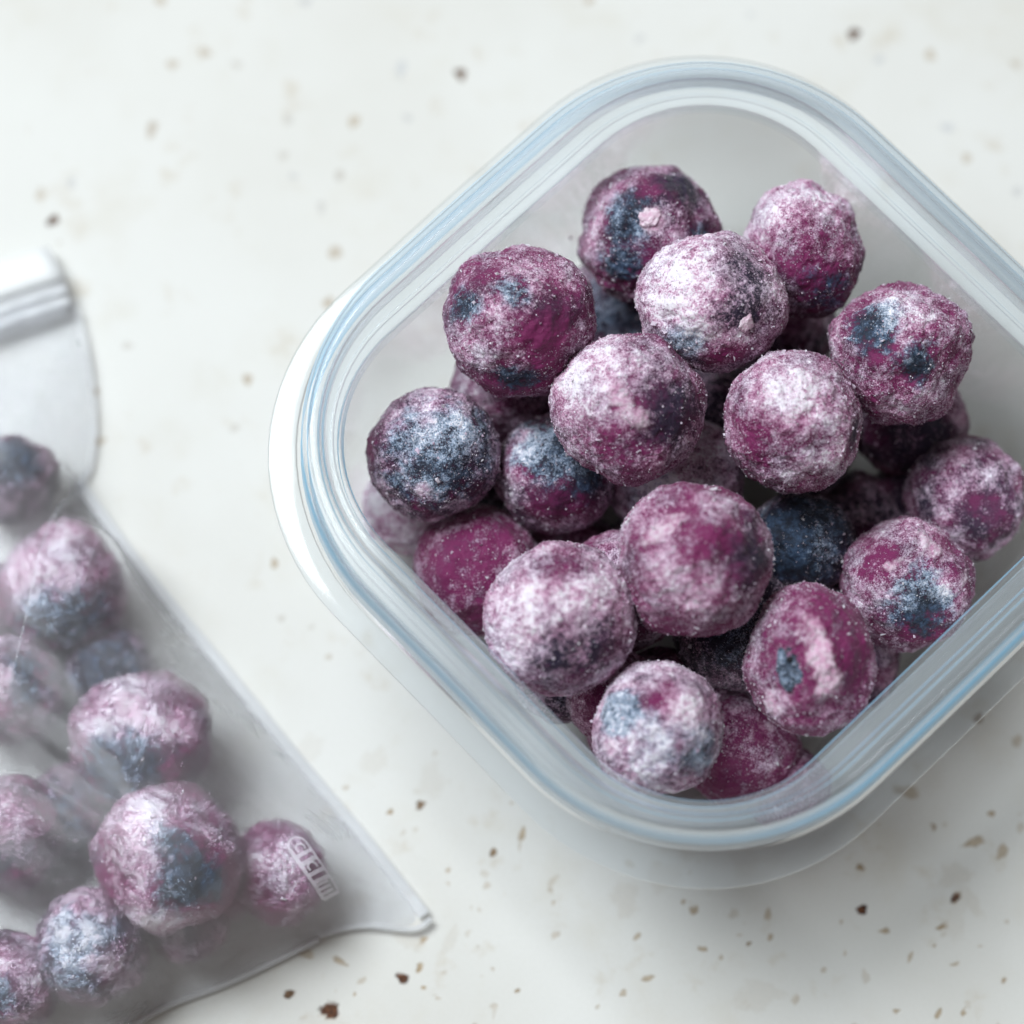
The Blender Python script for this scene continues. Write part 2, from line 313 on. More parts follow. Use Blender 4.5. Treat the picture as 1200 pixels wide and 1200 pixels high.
RIMP = [(38.4, 36), (38.6, 37.2), (38.75, 37.9), (39.1, 38.25), (39.85, 38.4), (40.05, 38.75), (40.35, 38.85), (40.6, 38.6), (41.2, 38.95), (41.55, 39.3), (41.7, 40.2), (41.85, 41.3), (42.25, 41.8),
        (43.1, 42.1), (43.4, 41.8), (43.8, 41.75), (44.1, 42.05), (44.5, 42.05), (45.0, 41.75), (45.3, 41.0), (45.42, 39.2), (45.5, 35.8), (45.75, 33.6)]
RIMU = [(45.0, 33.0), (44.8, 35.5), (44.65, 39.2), (44.35, 40.8), (43.6, 41.2), (42.9, 41.1), (42.6, 40.5), (42.45, 39.3), (42.2, 38.5), (41.4, 38.1), (40.3, 37.75), (39.5, 37.2), (39.3, 35.4)]
sweep("rim", spline(RIMP, 4), M_RIM, box)
sweep("rim_underside", spline(RIMU, 4), M_RIM, box)
LIP = [(45.75, 33.6), (46.3, 32.8), (47.2, 32.3), (48.4, 32.0), (48.95, 31.8), (48.95, 31.45), (48.4, 31.3), (47.0, 31.6), (45.7, 32.3), (45.0, 33.0)]
sweep("lip", spline(LIP, 4), M_LIP, box)

# pale frost rubbed off on the inside of the wall
def wall_smears():
    dv, fv = ico(3); V = []; Fc = []; g = np.random.default_rng(8)
    for (t0, z0, n, sp) in ((95, 27, 6, 5), (60, 20, 8, 6)):
        for k in range(n):
            th = math.radians(t0+g.normal()*sp); z = float(np.clip(z0+g.normal()*4, 3, 35)); a = float(np.interp(z, [3.6, 12, 22, 31, 36], [35.3, 36.1, 37, 37.9, 38.4]))
            R = ring(a, z, na=30, ns=40)[:, :2]; ang = np.arctan2(R[:, 1], R[:, 0]); p = R[np.argmin(np.abs(np.angle(np.exp(1j*(ang-th)))))]
            nn = -p/np.hypot(*p); sz = abs(g.normal(.16, .16))+.06; tt = np.array((-nn[1], nn[0]))
            q = dv*(1+.35*fbm(dv*1.7+g.random(3)*30, 2))[:, None]
            xy = p+nn*.05+q[:, :1]*tt*sz+q[:, 1:2]*nn*sz*.30; V.append(np.column_stack([xy, z+q[:, 2]*sz*1.5])); Fc.append(fv+len(dv)*(len(V)-1))
    link("frost_smear", mesh_np("frost_smear", np.concatenate(V), tris=np.concatenate(Fc), mat=M_FLAKE), box, kind="stuff")

# ---------------------------------------------------------------- berries
def ico(level):
    bm = bmesh.new(); bmesh.ops.create_icosphere(bm, subdivisions=level, radius=1)
    v = np.array([q.co for q in bm.verts]); v /= np.linalg.norm(v, axis=1)[:, None]
    f = np.array([[q.index for q in t.verts] for t in bm.faces]); bm.free(); return v, f
wall_smears()
ICO = {k: ico(k) for k in (5, 6, 7)}
UPV = np.array([0, math.cos(TILT), math.sin(TILT)]); BACK = np.array([0, -math.sin(TILT), math.cos(TILT)]); RT = np.array([1., 0, 0])
def facing(u, v):
    """unit direction on the side of a berry that faces up and front; u right, v back"""
    w_ = math.sqrt(max(.02, 1-u*u-v*v)); d = RT*u+UPV*v+BACK*w_; return d/np.linalg.norm(d)
OCT_V = np.array([(1, 0, 0), (-1, 0, 0), (0, 1, 0), (0, -1, 0), (0, 0, 1), (0, 0, -1)], float)
OCT_F = np.array([(0, 2, 4), (2, 1, 4), (1, 3, 4), (3, 0, 4), (2, 0, 5), (1, 2, 5), (3, 1, 5), (0, 3, 5)])

def berry(seed, x, y, z, r, level, frost, hue, patches, label, group, squash=(1, 1, 1), axis=(0, 0), grains=2200, flakes=(), calyx=None, lumpy=1.0):
    g = np.random.default_rng(seed); off = g.random(3)*40
    d, f = ICO[level]
    lump = fbm(d*1.5+off, 3); crust = fbm(d*3.6+off+9, 4); fine = fbm(d*11+off+5, 3); grit = fbm(d*30+off+3, 2)
    rad = 1+.100*lump*lumpy+.050*crust*lumpy+.018*fine+.007*grit
    for k in range(5):                             # slightly flattened sides where berries froze against others
        nrm = g.normal(size=3); nrm /= np.linalg.norm(nrm); c = g.uniform(.92, .98)
        h = rad*(d@nrm); ex = np.maximum(h-c, 0); rad = rad-ex*.6/np.maximum(d@nrm, .3)*(h > c)
    for k in range(6):                             # dents and knobs
        nrm = g.normal(size=3); nrm /= np.linalg.norm(nrm); an = np.arccos(np.clip(d@nrm, -1, 1)); wd = g.uniform(.22, .5)
        rad = rad+g.choice([-.055, -.04, .035, .05])*lumpy*np.exp(-(an/wd)**2)
    squash = tuple(np.array(squash)*(1+np.clip(g.normal(0, .035, 3), -.06, .06)))
    cre = np.abs(fbm(d*2.1+off+30, 2)); rad -= .016*lumpy*np.exp(-(cre/.03)**2)*sstep(-.1, .3, lump)   # fine creases in the coating
    F = np.full(len(d), frost)+.42*fbm(d*2.2+off+12, 3); S = np.zeros(len(d)); Hh = np.full(len(d), hue)+.25*fbm(d*1.7+off+21, 2); K = np.zeros(len(d))
    F += .14*d[:, 2]-.03                               # powder lies on the upper side
    edge = .55*fbm(d*4.0+off+7, 5, .6)
    for p in patches:
        u, v, s, kind = p[:4]; st = p[4] if len(p) > 4 else 1; asp = p[5] if len(p) > 5 else 1; rot = math.radians(p[6]) if len(p) > 6 else 0
        cdir = facing(u, v); a1 = RT*math.cos(rot)+UPV*math.sin(rot); a1 = a1-cdir*(a1@cdir); a1 /= np.linalg.norm(a1); a2 = np.cross(cdir, a1)
        df = d-cdir; dist = .88*np.sqrt((df@a1)**2+((df@a2)*asp)**2+(df@cdir)**2)/s+edge
        m = (1-sstep(.20, 1.3, dist))*st
        if kind == 'w': F += .50*m
        elif kind == 'd': F -= .55*m; Hh += .45*m
        elif kind == 'm': F -= .45*m; Hh -= .5*m
        elif kind == 's': S = np.maximum(S, m); F -= .18*m; rad -= .02*m
        elif kind == 'n': S = np.maximum(S, m); F -= .5*m; rad -= .03*m
        elif kind == 'p': K = np.maximum(K, m); rad += .022*m*(1+.5*fine)
    rad += .014*np.clip(F, 0, 1)*np.clip(fbm(d*13+off+2, 3)*2.2, -.4, 1)   # crusty drifts of frost
    v = d*(rad*r)[:, None]
    R3 = np.array(Matrix.Rotation(math.radians(axis[0]), 3, 'Z') @ Matrix.Rotation(math.radians(axis[1]), 3, 'X'))
    v = ((v@R3)*np.array(squash))@R3.T
    me = mesh_np("blueberry", v, tris=f, mat=M_BERRY, attrs={"hue": np.clip(Hh, 0, 1), "skin": S, "frost": F, "coat": K})
    o = link("blueberry", me, loc=(x, y, z), label=label, category="berry", group=group)
    if grains:
        wgt = np.clip(F+.15+.5*fbm(d*9+off, 3), .04, 1.2); wgt *= np.where(d@(BACK*.8+np.array([-.2, .2, .5])) > -.35, 1, .05); wgt /= wgt.sum()
        pick = g.choice(len(d), grains, p=wgt)
        size = r*np.exp(g.normal(-4.80, .40, grains)+np.where(g.random(grains) < .06, .85, 0))[:, None, None]
        rot = g.normal(size=(grains, 3, 3)); rot /= np.linalg.norm(rot, axis=2)[..., None]
        gv = (OCT_V[None]@rot)*size+v[pick][:, None, :]*(1+.002*g.random((grains, 1, 1)))
        gv = gv+g.normal(size=(grains, 1, 3))*r*.008
        gf = OCT_F[None]+6*np.arange(grains)[:, None, None]
        link("frost", mesh_np("frost", gv.reshape(-1, 3), tris=gf.reshape(-1, 3), smooth=False, mat=M_CRYSTAL), o, kind="stuff")
    for (u, w2, su, sv, hgt, rot) in flakes:       # thick crumbs of coating standing proud
        cdir = facing(u, w2); k = int(np.argmax(d@cdir)); nrm = v[k]/np.linalg.norm(v[k])
        a1 = RT*math.cos(math.radians(rot))+UPV*math.sin(math.radians(rot)); a1 = a1-nrm*(a1@nrm); a1 /= np.linalg.norm(a1); a2 = np.cross(nrm, a1)
        dv, fv = ICO[5]; q = 1+.45*fbm(dv*1.6+g.random(3)*30, 3)+.20*fbm(dv*5+off, 3)
        pv = dv*q[:, None]; loc = v[k]-nrm*hgt*.25
        pv = pv[:, :1]*a1*su+pv[:, 1:2]*a2*sv+pv[:, 2:]*nrm*hgt+loc
        link("coating_flake", mesh_np("coating_flake", pv, tris=fv, mat=M_FLAKE), o)
    if calyx:
        u, w2, s = calyx; cdir = facing(u, w2); k = int(np.argmax(d@cdir)); nrm = v[k]/np.linalg.norm(v[k])
        a1 = RT-nrm*(RT@nrm); a1 /= np.linalg.norm(a1); a2 = np.cross(nrm, a1)
        dv, fv = ICO[5]; rr = np.hypot(dv[:, 0], dv[:, 1]); q = 1+.4*fbm(dv*2+off, 4)
        top = np.where(dv[:, 2] > 0, dv[:, 2]*.35-.40*np.exp(-((dv[:, 0]+.05)**2+(dv[:, 1]-.35)**2)/.05), dv[:, 2]*.6)
        pv = (dv[:, :1]*q[:, None])*a1*s*.75+(dv[:, 1:2]*q[:, None])*a2*s*1.1+top[:, None]*nrm*s*.42+v[k]-nrm*.05
        cx = link("calyx", mesh_np("calyx", pv, tris=fv, mat=M_BERRY, attrs={"skin": np.full(len(dv), .95), "frost": np.full(len(dv), .35), "hue": np.full(len(dv), .8), "coat": np.zeros(len(dv))}), o)
        dk = v[k]+a2*s*.42+nrm*s*.02
        link("pit", mesh_np("pit", dv*np.array([s*.2, s*.16, s*.16])@np.stack([a1, a2, nrm])+dk, tris=fv, mat=M_DARK), cx)
    return o

G1 = "frosted blueberries in the container"
L7, L6 = 7, 6
BERRIES = [
 # x, y, z, r, level, frost, hue, patches, label, extra
 (26.1,17.5,36.7,9.34,L7,.60,.40,[(-.45,.25,.75,'w',.7),(.35,.35,.5,'d',.7),(.28,-.22,.3,'d',1),(-.45,-.6,.4,'s',.7),(.12,-.78,.3,'m',.8)],"whitest berry at the top of the heap, with a pale flake near its dark patch",dict(flakes=[(.40,-.32,1.1,.9,.45,60)],squash=(1,1,.96))),
 (14.9,3.5,35.4,9.53,L7,.52,.30,[(-.5,.4,.75,'w',.6),(-.12,.12,.42,'p',1,2.6,115),(.12,-.12,.3,'p',.8,2.2,120),(.5,-.05,.6,'d',.8),(-.3,-.55,.5,'m',.5)],"lavender berry with a raised pink streak down its middle, just below the whitest berry",dict(squash=(1,.97,1))),
 (36.3,1.6,35.5,9.39,L7,.50,.25,[(-.15,.3,.6,'w',.6),(-.6,-.2,.4,'m',.7),(.80,-.30,.38,'d',.9,2.5,65),(.15,-.3,.4,'m',.4)],"evenly sugared pink berry with a dark crease on its right side",dict()),
 (22.9,-17.3,37.0,9.88,L7,.42,.12,[(-.5,.4,.4,'p',.8,1.8,40),(-.35,-.05,.5,'w',.5),(.1,.25,.4,'m',.8),(.6,.1,.55,'d',.8),(.05,-.7,.3,'w',.4)],"bright magenta berry with pale pink smears, middle of the heap",dict(squash=(1,.96,1),axis=(30,0))),
 (6.0,-24.1,34.3,9.31,L7,.56,.45,[(-.5,-.1,.7,'w',.7),(.15,-.45,.5,'d',1),(-.05,.7,.4,'m',.5),(-.45,-.6,.4,'p',.4,1.6,100)],"round lavender berry with a dark purple bruise on its lower half",dict(lumpy=.7)),
 (18.7,-37.9,31.5,8.94,L7,.66,.65,[(-.65,.3,.42,'s',1),(-.1,-.15,.8,'w',.45),(-.1,-.2,.7,'s',.42),(.0,.5,.34,'m',1),(.55,-.35,.5,'n',.6),(-.75,-.25,.2,'p',.8)],"blue-white berry nearest the front corner of the container",dict(lumpy=.7)),
 (37.8,-29.6,32.7,9.64,L7,.36,.05,[(.02,.22,.50,'p',1,2.2,105),(.17,-.15,.42,'p',.9,1.5,110),(.3,.5,.7,'m',.8),(-.68,-.55,.24,'p',1),(.55,-.1,.5,'m',.7),(-.5,-.1,.3,'s',.5)],"tall crimson berry showing a small slate calyx beside a white smear",dict(squash=(.92,1.03,.98),calyx=(-.42,-.02,2.5))),
 (1.1,15.6,35.5,9.73,L7,.42,.25,[(-.72,.12,.28,'s',.9),(-.1,.35,.25,'s',.7),(.2,-.35,.42,'m',.9),(.5,.15,.5,'d',.6),(-.05,-.85,.34,'n',.9),(-.5,-.3,.5,'w',.4)],"mauve berry with small blue spots at the upper left wall of the container",dict(lumpy=1.2)),
 (-10.4,0.3,25.6,8.92,L7,.50,.75,[(.15,.05,.95,'s',.85),(.3,.35,.6,'w',.55),(-.92,.1,.38,'m',1),(-.2,-.78,.3,'m',1),(-.1,.55,.25,'p',.5),(-.1,-.1,.3,'n',.5),(.55,-.3,.4,'n',.5),(-.15,-.55,.2,'p',.6)],"slate blue berry with pink edge at the left end of the heap",dict()),
 (18.3,30.3,27.6,9.09,L7,.40,.35,[(.0,.12,.2,'p',1),(-.35,.1,.42,'s',1),(-.45,-.35,.4,'s',.9),(.35,.6,.4,'d',1),(.75,-.1,.3,'n',.6),(-.75,.2,.4,'w',.6),(.3,-.1,.3,'w',.5),(.0,-.6,.4,'m',.6)],"dark mottled berry farthest up the container, with one square pink crumb",dict(flakes=[(-.02,.18,1.4,1.2,.5,20)],lumpy=1.3)),
 (38.5,26.8,30.3,9.0,L7,.44,.30,[(-.4,.6,.75,'w',.9),(.1,.0,.6,'m',.8),(.4,-.65,.5,'n',.6),(.2,.2,.4,'w',.3)],"berry white on its upper left and crimson below, behind the whitest berry",dict(squash=(.92,1.02,1.0),lumpy=1.2)),
 (50.7,12.1,32.5,9.43,L7,.42,.12,[(-.5,.35,.42,'s',1),(.15,-.2,.34,'n',1),(-.1,.7,.45,'w',1),(.25,.1,.5,'w',.3),(.4,.2,.5,'m',.6),(-.1,-.8,.3,'w',.6)],"lumpy crimson berry with two navy patches at the right of the heap",dict(lumpy=1.4)),
 (60.5,-3.4,17.3,8.37,L6,.36,.45,[(.0,.5,.5,'w',.4),(.1,0,.6,'d',.4),(-.3,.1,.2,'w',.6)],"dusky purple berry lying low against the right side of the photo",dict(lumpy=1.3)),
 (51.7,-16.3,22.1,8.64,L7,.42,.20,[(-.5,.35,.35,'m',.8),(-.3,.3,.25,'p',.8,2,20),(.25,.6,.4,'p',.7,2.2,-45),(.15,-.25,.55,'s',1),(.2,-.6,.4,'n',.9),(.4,.0,.3,'w',.8),(.8,.1,.3,'p',.5)],"pink and navy half bare berry beside the right front wall",dict(lumpy=1.3)),
 (38.2,-10.0,19.7,7.17,L6,.28,.9,[(.0,.1,1.2,'s',1),(-.5,.4,.5,'s',1),(.3,-.3,.5,'w',.5),(-.3,-.5,.6,'n',.7)],"small dark navy berry in the gap below the evenly sugared pink berry",dict()),
 (5.6,-0.8,20.5,8.69,L6,.38,.5,[(-.05,.45,.7,'s',1),(.5,.1,.5,'s',.9),(.1,-.45,.5,'m',.8),(.2,.0,.3,'w',.7),(-.5,.5,.4,'w',.5)],"berry with a blue top and crimson base, right of the slate blue berry",dict()),
 (-4.6,-12.7,16.3,8.34,L6,.26,.0,[(-.1,.1,.8,'m',.7),(-.3,-.4,.5,'w',.3)],"vivid magenta berry low at the left front wall",dict()),
 (22.0,-0.9,18.5,8.61,L6,.62,.6,[(-.5,-.1,.6,'s',.5),(-.3,0,.6,'w',.5),(.5,.3,.4,'w',.3)],"pale blue berry low under the one with the raised pink streak",dict()),
 (-1.0,12.2,18.2,7.62,L6,.55,.25,[(-.4,.3,.6,'w',.7),(.4,-.3,.5,'d',.6)],"pink berry half hidden below the mauve berry at the left wall",dict()),
 (-13.0,-2.4,10.3,6.85,L6,.78,.15,[(-.2,.0,.8,'p',.5),(-.3,.3,.8,'w',.6)],"pale pink berry on the container floor below the slate blue berry",dict()),
 (30.0,-35.3,10.0,8.68,L6,.30,.05,[(-.3,-.3,.6,'m',.8),(.3,.3,.4,'p',.5,2,40),(.2,-.4,.5,'w',.4)],"flat magenta berry on the floor at the front corner",dict()),
 (14.4,25.2,11.0,8.45,L6,.50,.85,[(.0,.0,.9,'s',.6),(-.3,.3,.4,'w',.5)],"grey-blue berry deep between the three berries at the back",dict()),
 (29.6,-22.1,19.5,8.29,L6,.30,.9,[(.0,.0,.9,'n',.5),(.2,-.3,.5,'w',.35)],"dark berry in the gap between the bright magenta and tall crimson ones",dict()),
 (53.5,8.5,15.3,8.0,L6,.32,.5,[(.0,-.4,.6,'d',.6)],"purple berry below the lumpy crimson one with two navy patches",dict()),
 (7.1,-27.3,16.6,6.7,L6,.40,.6,[(.0,.0,.6,'s',.5)],"small berry at the left front wall under the bruised lavender berry",dict()),
 (46.8,-5.6,8.7,8.11,L6,.28,.7,[],"dark berry on the floor left of the dusky purple one",dict()),
 (15.0,-16.7,21.0,8.17,L6,.42,.3,[(-.3,-.3,.6,'m',.5)],"berry buried under the bright magenta one",dict()),
 (17.8,-34.2,14.3,8.3,L6,.45,.1,[(-.2,.3,.6,'w',.4)],"pink berry buried under the blue-white front berry",dict()),
 (9.0,-11.0,8.7,8.08,L6,.4,.4,[],"berry on the container floor buried left of centre",dict()),
 (36.0,23.2,13.6,8.66,L6,.36,.6,[],"dark berry on the floor below the white and crimson berry",dict()),
 (44.3,-22.5,8.6,7.96,L6,.38,.6,[(0,-.3,.6,'s',.6)],"berry on the floor below the pink and navy one",dict()),
 (38.9,5.2,17.7,8.0,L6,.25,.8,[],"dark berry buried under the evenly sugared pink one",dict()),
 (28.8,-11.1,8.7,8.07,L6,.25,.7,[],"dark berry on the floor in the middle of the heap",dict()),
 (26.5,9.2,13.5,8.3,L6,.25,.8,[],"dark berry deep under the whitest berry",dict()),
 (12.0,13.5,10.5,8.0,L6,.25,.8,[],"dark berry on the floor below the berry with the raised pink streak",dict()),
 (43.5,-14.5,13.0,6.5,L6,.22,.8,[],"small dark berry deep beside the dark navy one",dict()),
 (-0.5,2.5,8.0,6.8,L6,.25,.7,[],"dark berry on the floor right of the slate blue one",dict()),
 (18.0,-9.5,9.0,6.8,L6,.22,.8,[],"dark berry on the floor behind the bright magenta one",dict()),
 (13.2,-31.0,20.0,6.3,L6,.40,.15,[(0,0,.7,'m',.6)],"small pink berry wedged between the bruised lavender and the blue-white one",dict()),
 (24.5,-30.5,10.0,7.0,L6,.25,.7,[],"dark berry on the floor behind the blue-white one",dict()),
 (19.5,-28.6,15.0,5.6,L6,.30,.5,[],"small dark berry in the gap between the bruised, bright magenta and blue-white ones",dict()),
 (36.5,-40.6,7.6,6.0,L6,.36,.1,[(0,.2,.7,'m',.5)],"small magenta berry on the floor under the tall crimson one",dict()),
 (55.3,-1.5,9.5,7.0,L6,.25,.7,[],"dark berry on the floor above the dusky purple one",dict()),
]
for i, (x, y, z, r, lv, fr, hu, pa, lab, ex) in enumerate(BERRIES):
    berry(100+i, x, y, z, r*.985, lv, fr, hu, pa, lab, G1, grains=(2600 if i < 12 else 1500 if i < 25 else 300), **ex)

G2 = "frosted blueberries in the bag"
BAG = [
 (-60.3,-13.7,9.7,9.21,.60,.35,[(-.2,.4,.8,'w',.8),(.0,-.5,.7,'s',1),(.1,.2,.3,'p',.7),(-.5,.2,.4,'p',.6),(.5,-.3,.5,'n',.6)],"pink topped berry with navy base, second highest in the bag"),
 (-49.4,-34.7,10.0,9.53,.55,.45,[(-.1,.5,.8,'w',.8),(-.2,-.4,.7,'s',1),(-.1,-.1,.4,'n',.7),(.6,-.3,.4,'m',.6),(-.1,.55,.3,'p',.8),(.2,.3,.2,'p',.7)],"pink and blue berry alone in the middle of the bag"),
 (-44.8,-51.1,14.5,9.79,.60,.20,[(-.45,.1,.6,'p',.6),(-.1,.7,.6,'w',.9),(.15,.3,.35,'n',.8),(.35,-.25,.5,'n',1),(.8,-.2,.4,'m',1),(-.85,-.3,.4,'m',.8),(-.1,-.75,.5,'w',.9)],"sharpest berry in the bag, pressed against the film, pink left and black right"),
 (-55.2,-62.2,8.8,8.1,.62,.70,[(-.1,.0,.9,'s',.7),(-.2,.2,.5,'w',.8),(.4,-.2,.5,'p',.6),(.5,-.6,.4,'m',.6)],"blue-white berry under the bottom fold of the bag"),
 (-67.0,-46.6,8.2,7.69,.50,.45,[(.1,.3,.5,'w',.7),(-.2,-.4,.5,'d',.8)],"purple berry cut by the left edge of the photo, halfway down the bag"),
 (-67.3,-27.2,8.1,7.56,.50,.40,[(-.2,.2,.5,'p',.7),(.4,.3,.6,'s',.9)],"pink and navy berry cut by the left edge, above the purple one"),
 (-30.8,-52.0,7.6,6.8,.55,.10,[(.0,.2,.7,'w',.8),(-.3,-.4,.6,'m',.6)],"faint pink berry under the white print near the bag corner"),
 (-68.4,3.0,7.0,6.3,.48,.75,[(.0,.4,.7,'s',1),(.1,-.3,.5,'w',.7)],"blue-grey berry in the neck of the bag"),
 (-65.8,-66.3,7.4,6.8,.55,.40,[(.2,.2,.6,'w',.6),(-.2,-.2,.5,'s',.8)],"mauve berry in the bottom left corner of the photo"),
 (-72.2,-15.4,7.4,6.93,.66,.15,[(.0,.2,.8,'p',.6)],"pale pink berry at the left edge beside the pink topped one"),
 (-54.0,-23.9,6.6,6.0,.30,.8,[(0,0,.9,'s',.9)],"dark navy berry under the pink topped berry in the bag"),
 (-58.9,-42.9,6.6,6.0,.32,.6,[(0,0,.7,'n',.6)],"dark purple berry low in the bag left of the pink and blue one"),
 (-38.0,-53.6,5.8,5.0,.28,.1,[(0,0,.7,'m',.8)],"dark magenta berry squeezed between the sharpest berry and the faint pink one"),
 (-43.0,-58.6,6.0,5.4,.58,.4,[(0,.2,.6,'s',.5),(-.2,-.2,.5,'p',.5)],"pale berry under the sharpest berry at the bottom edge of the bag"),
]
for i, (x, y, z, r, fr, hu, pa, lab) in enumerate(BAG):
    berry(300+i, x, y, z, r*.985, L6, fr-.20, hu, pa, lab, G2, grains=1500, lumpy=1.3)

# ---------------------------------------------------------------- freezer bag
bag = link("freezer_bag", None, loc=(0, 0, 0), label="frosted clear zip bag of berries lying flat at the left of the container", category="bag")
def dense(poly, n):
    p = np.array(poly+[poly[0]], float); s = np.concatenate([[0], np.cumsum(np.linalg.norm(np.diff(p, axis=0), axis=1))])
    t = np.linspace(0, s[-1], n, endpoint=False); return np.stack([np.interp(t, s, p[:, k]) for k in (0, 1)], 1)
N_A, N_R = 420, 90
edge_xy = dense(BAG_OUT, N_A)
for _ in range(2): edge_xy = .25*np.roll(edge_xy, 1, 0)+.5*edge_xy+.25*np.roll(edge_xy, -1, 0)
# stretched-film height field: sits on the berries, held down at the edge
h = .8; gx = np.arange(-104, -8, h); gy = np.arange(-84, 40, h); GX, GY = np.meshgrid(gx, gy)
def inside(px, py, poly):
    r = np.zeros(px.shape, bool); n = len(poly)
    for i in range(n):
        x0, y0 = poly[i]; x1, y1 = poly[(i+1) % n]
        c = ((y0 > py) != (y1 > py)) & (px < (x1-x0)*(py-y0)/(y1-y0+1e-12)+x0); r ^= c
    return r
INS = inside(GX, GY, edge_xy)
OB = np.full(GX.shape, .7)
for (x, y, z, r, *_) in BAG+[(-76.2,-35.7,8.5,7.9), (-76,-56.4,8.8,8.3), (-84, -20, 8.4, 8)]:
    q = (r*1.13)**2-(GX-x)**2-(GY-y)**2; OB = np.maximum(OB, np.where(q > 0, z+.25+np.sqrt(np.maximum(q, 0)), 0))
RIDGE = [(-60.8, 24.2, 5.5), (-64.6, 12.2, 12.0), (-69.5, -1.0, 15.5), (-71.5, -15.7, 15.5), (-80, -30, 13)]
for a, b in zip(RIDGE[:-1], RIDGE[1:]):
    ab = np.array(b[:2])-a[:2]; t = np.clip(((GX-a[0])*ab[0]+(GY-a[1])*ab[1])/(ab@ab), 0, 1)
    dd = np.hypot(GX-a[0]-t*ab[0], GY-a[1]-t*ab[1]); OB = np.maximum(OB, np.where(dd < 1.1, (a[2]+(b[2]-a[2])*t)-.35*dd*dd, 0))
EDGE = np.interp(GY, [0, 6, 14, 24], [.7, .9, 1.2, 1.5])
Z = np.where(INS, np.maximum(OB, 2), EDGE)
for it in range(1500):
    avg = .25*(np.roll(Z, 1, 0)+np.roll(Z, -1, 0)+np.roll(Z, 1, 1)+np.roll(Z, -1, 1))+.004
    Z = np.where(INS, np.maximum(OB, avg), EDGE)
# pulled tight between the high points: mostly the upper hull of berries and edge
def hull_height():
    bm = bmesh.new(); dv, _ = ico(3)
    for p in edge_xy[::3]: bm.verts.new((p[0], p[1], .7))
    for (x, y, z, r, *_) in BAG:
        for q in dv[dv[:, 2] > 0]: bm.verts.new((x+q[0]*r*1.08, y+q[1]*r*1.08, z+.2+q[2]*r*1.08))
    bmesh.ops.convex_hull(bm, input=bm.verts)
    from mathutils.bvhtree import BVHTree
    t = BVHTree.FromBMesh(bm); H = np.full(GX.shape, .7)
    for i in range(GX.shape[0]):
        for j in range(GX.shape[1]):
            if INS[i, j]:
                hit = t.ray_cast(Vector((float(GX[i, j]), float(GY[i, j]), 60)), Vector((0, 0, -1)))[0]
                if hit: H[i, j] = hit.z
    bm.free(); return H
ED = np.full(GX.shape, 99.0)
for i in range(len(edge_xy)): ED = np.minimum(ED, np.hypot(GX-edge_xy[i, 0], GY-edge_xy[i, 1]))
HH = hull_height()
Zs = np.maximum(Z, np.where(INS, np.minimum(.62*HH+.38*Z, .7+1.25*ED), EDGE))
for _ in range(4): Zs = np.where(INS, .25*(np.roll(Zs, 1, 0)+np.roll(Zs, -1, 0)+np.roll(Zs, 1, 1)+np.roll(Zs, -1, 1)), EDGE)
P3 = np.stack([GX.ravel()*.10, GY.ravel()*.10, np.zeros(GX.size)], 1)
# creases that run from the berries to the seam
wr = (fbm(np.stack([(GX*.8-GY*.6).ravel()*.05, (GX*.6+GY*.8).ravel()*.22, np.full(GX.size, 3.)], 1), 3)).reshape(GX.shape)
Zs += np.where(INS, .55*wr*np.clip((Zs-1.2)/4, 0, 1), 0)
OB2 = np.zeros(GX.shape)
for (x, y, z, r, *_) in BAG:
    q = (r*1.10)**2-(GX-x)**2-(GY-y)**2; OB2 = np.maximum(OB2, np.where(q > 0, z+.2+np.sqrt(np.maximum(q, 0)), 0))
OB2 = .2*(OB2+np.roll(OB2, 1, 0)+np.roll(OB2, -1, 0)+np.roll(OB2, 1, 1)+np.roll(OB2, -1, 1))
Zs = np.maximum(Zs, np.where(INS, np.maximum(.55, OB2), 0))
def sample(px, py):
    fx = (px-gx[0])/h; fy = (py-gy[0])/h; i = np.clip(np.floor(fx).astype(int), 0, len(gx)-2); j = np.clip(np.floor(fy).astype(int), 0, len(gy)-2)
    a = np.clip(fx-i, 0, 1); b = np.clip(fy-j, 0, 1)
    return (Zs[j, i]*(1-a)+Zs[j, i+1]*a)*(1-b)+(Zs[j+1, i]*(1-a)+Zs[j+1, i+1]*a)*b
CEN = np.array([-66.0, -32.0])
def film(name, mat, zf):
    v = [np.array([[*CEN, zf(CEN[None])[0]]])]
    for k in range(1, N_R+1):
        xy = CEN+(edge_xy-CEN)*(k/N_R); v.append(np.column_stack([xy, zf(xy)]))
    v = np.concatenate(v); f = []
    for a in range(N_A): f.append((0, 1+a, 1+(a+1) % N_A))
    for k in range(N_R-1):
        o = 1+k*N_A
        for a in range(N_A): f.append((o+a, o+N_A+a, o+N_A+(a+1) % N_A, o+(a+1) % N_A))
    return link(name, mesh_np(name, v, faces=f, mat=mat), bag)
film("front_film", M_FILM, lambda p: sample(p[:, 0], p[:, 1]))
film("back_film", M_BACK, lambda p: np.full(len(p), .25)+np.clip(sample(p[:, 0], p[:, 1])-1.5, 0, .4)*0)
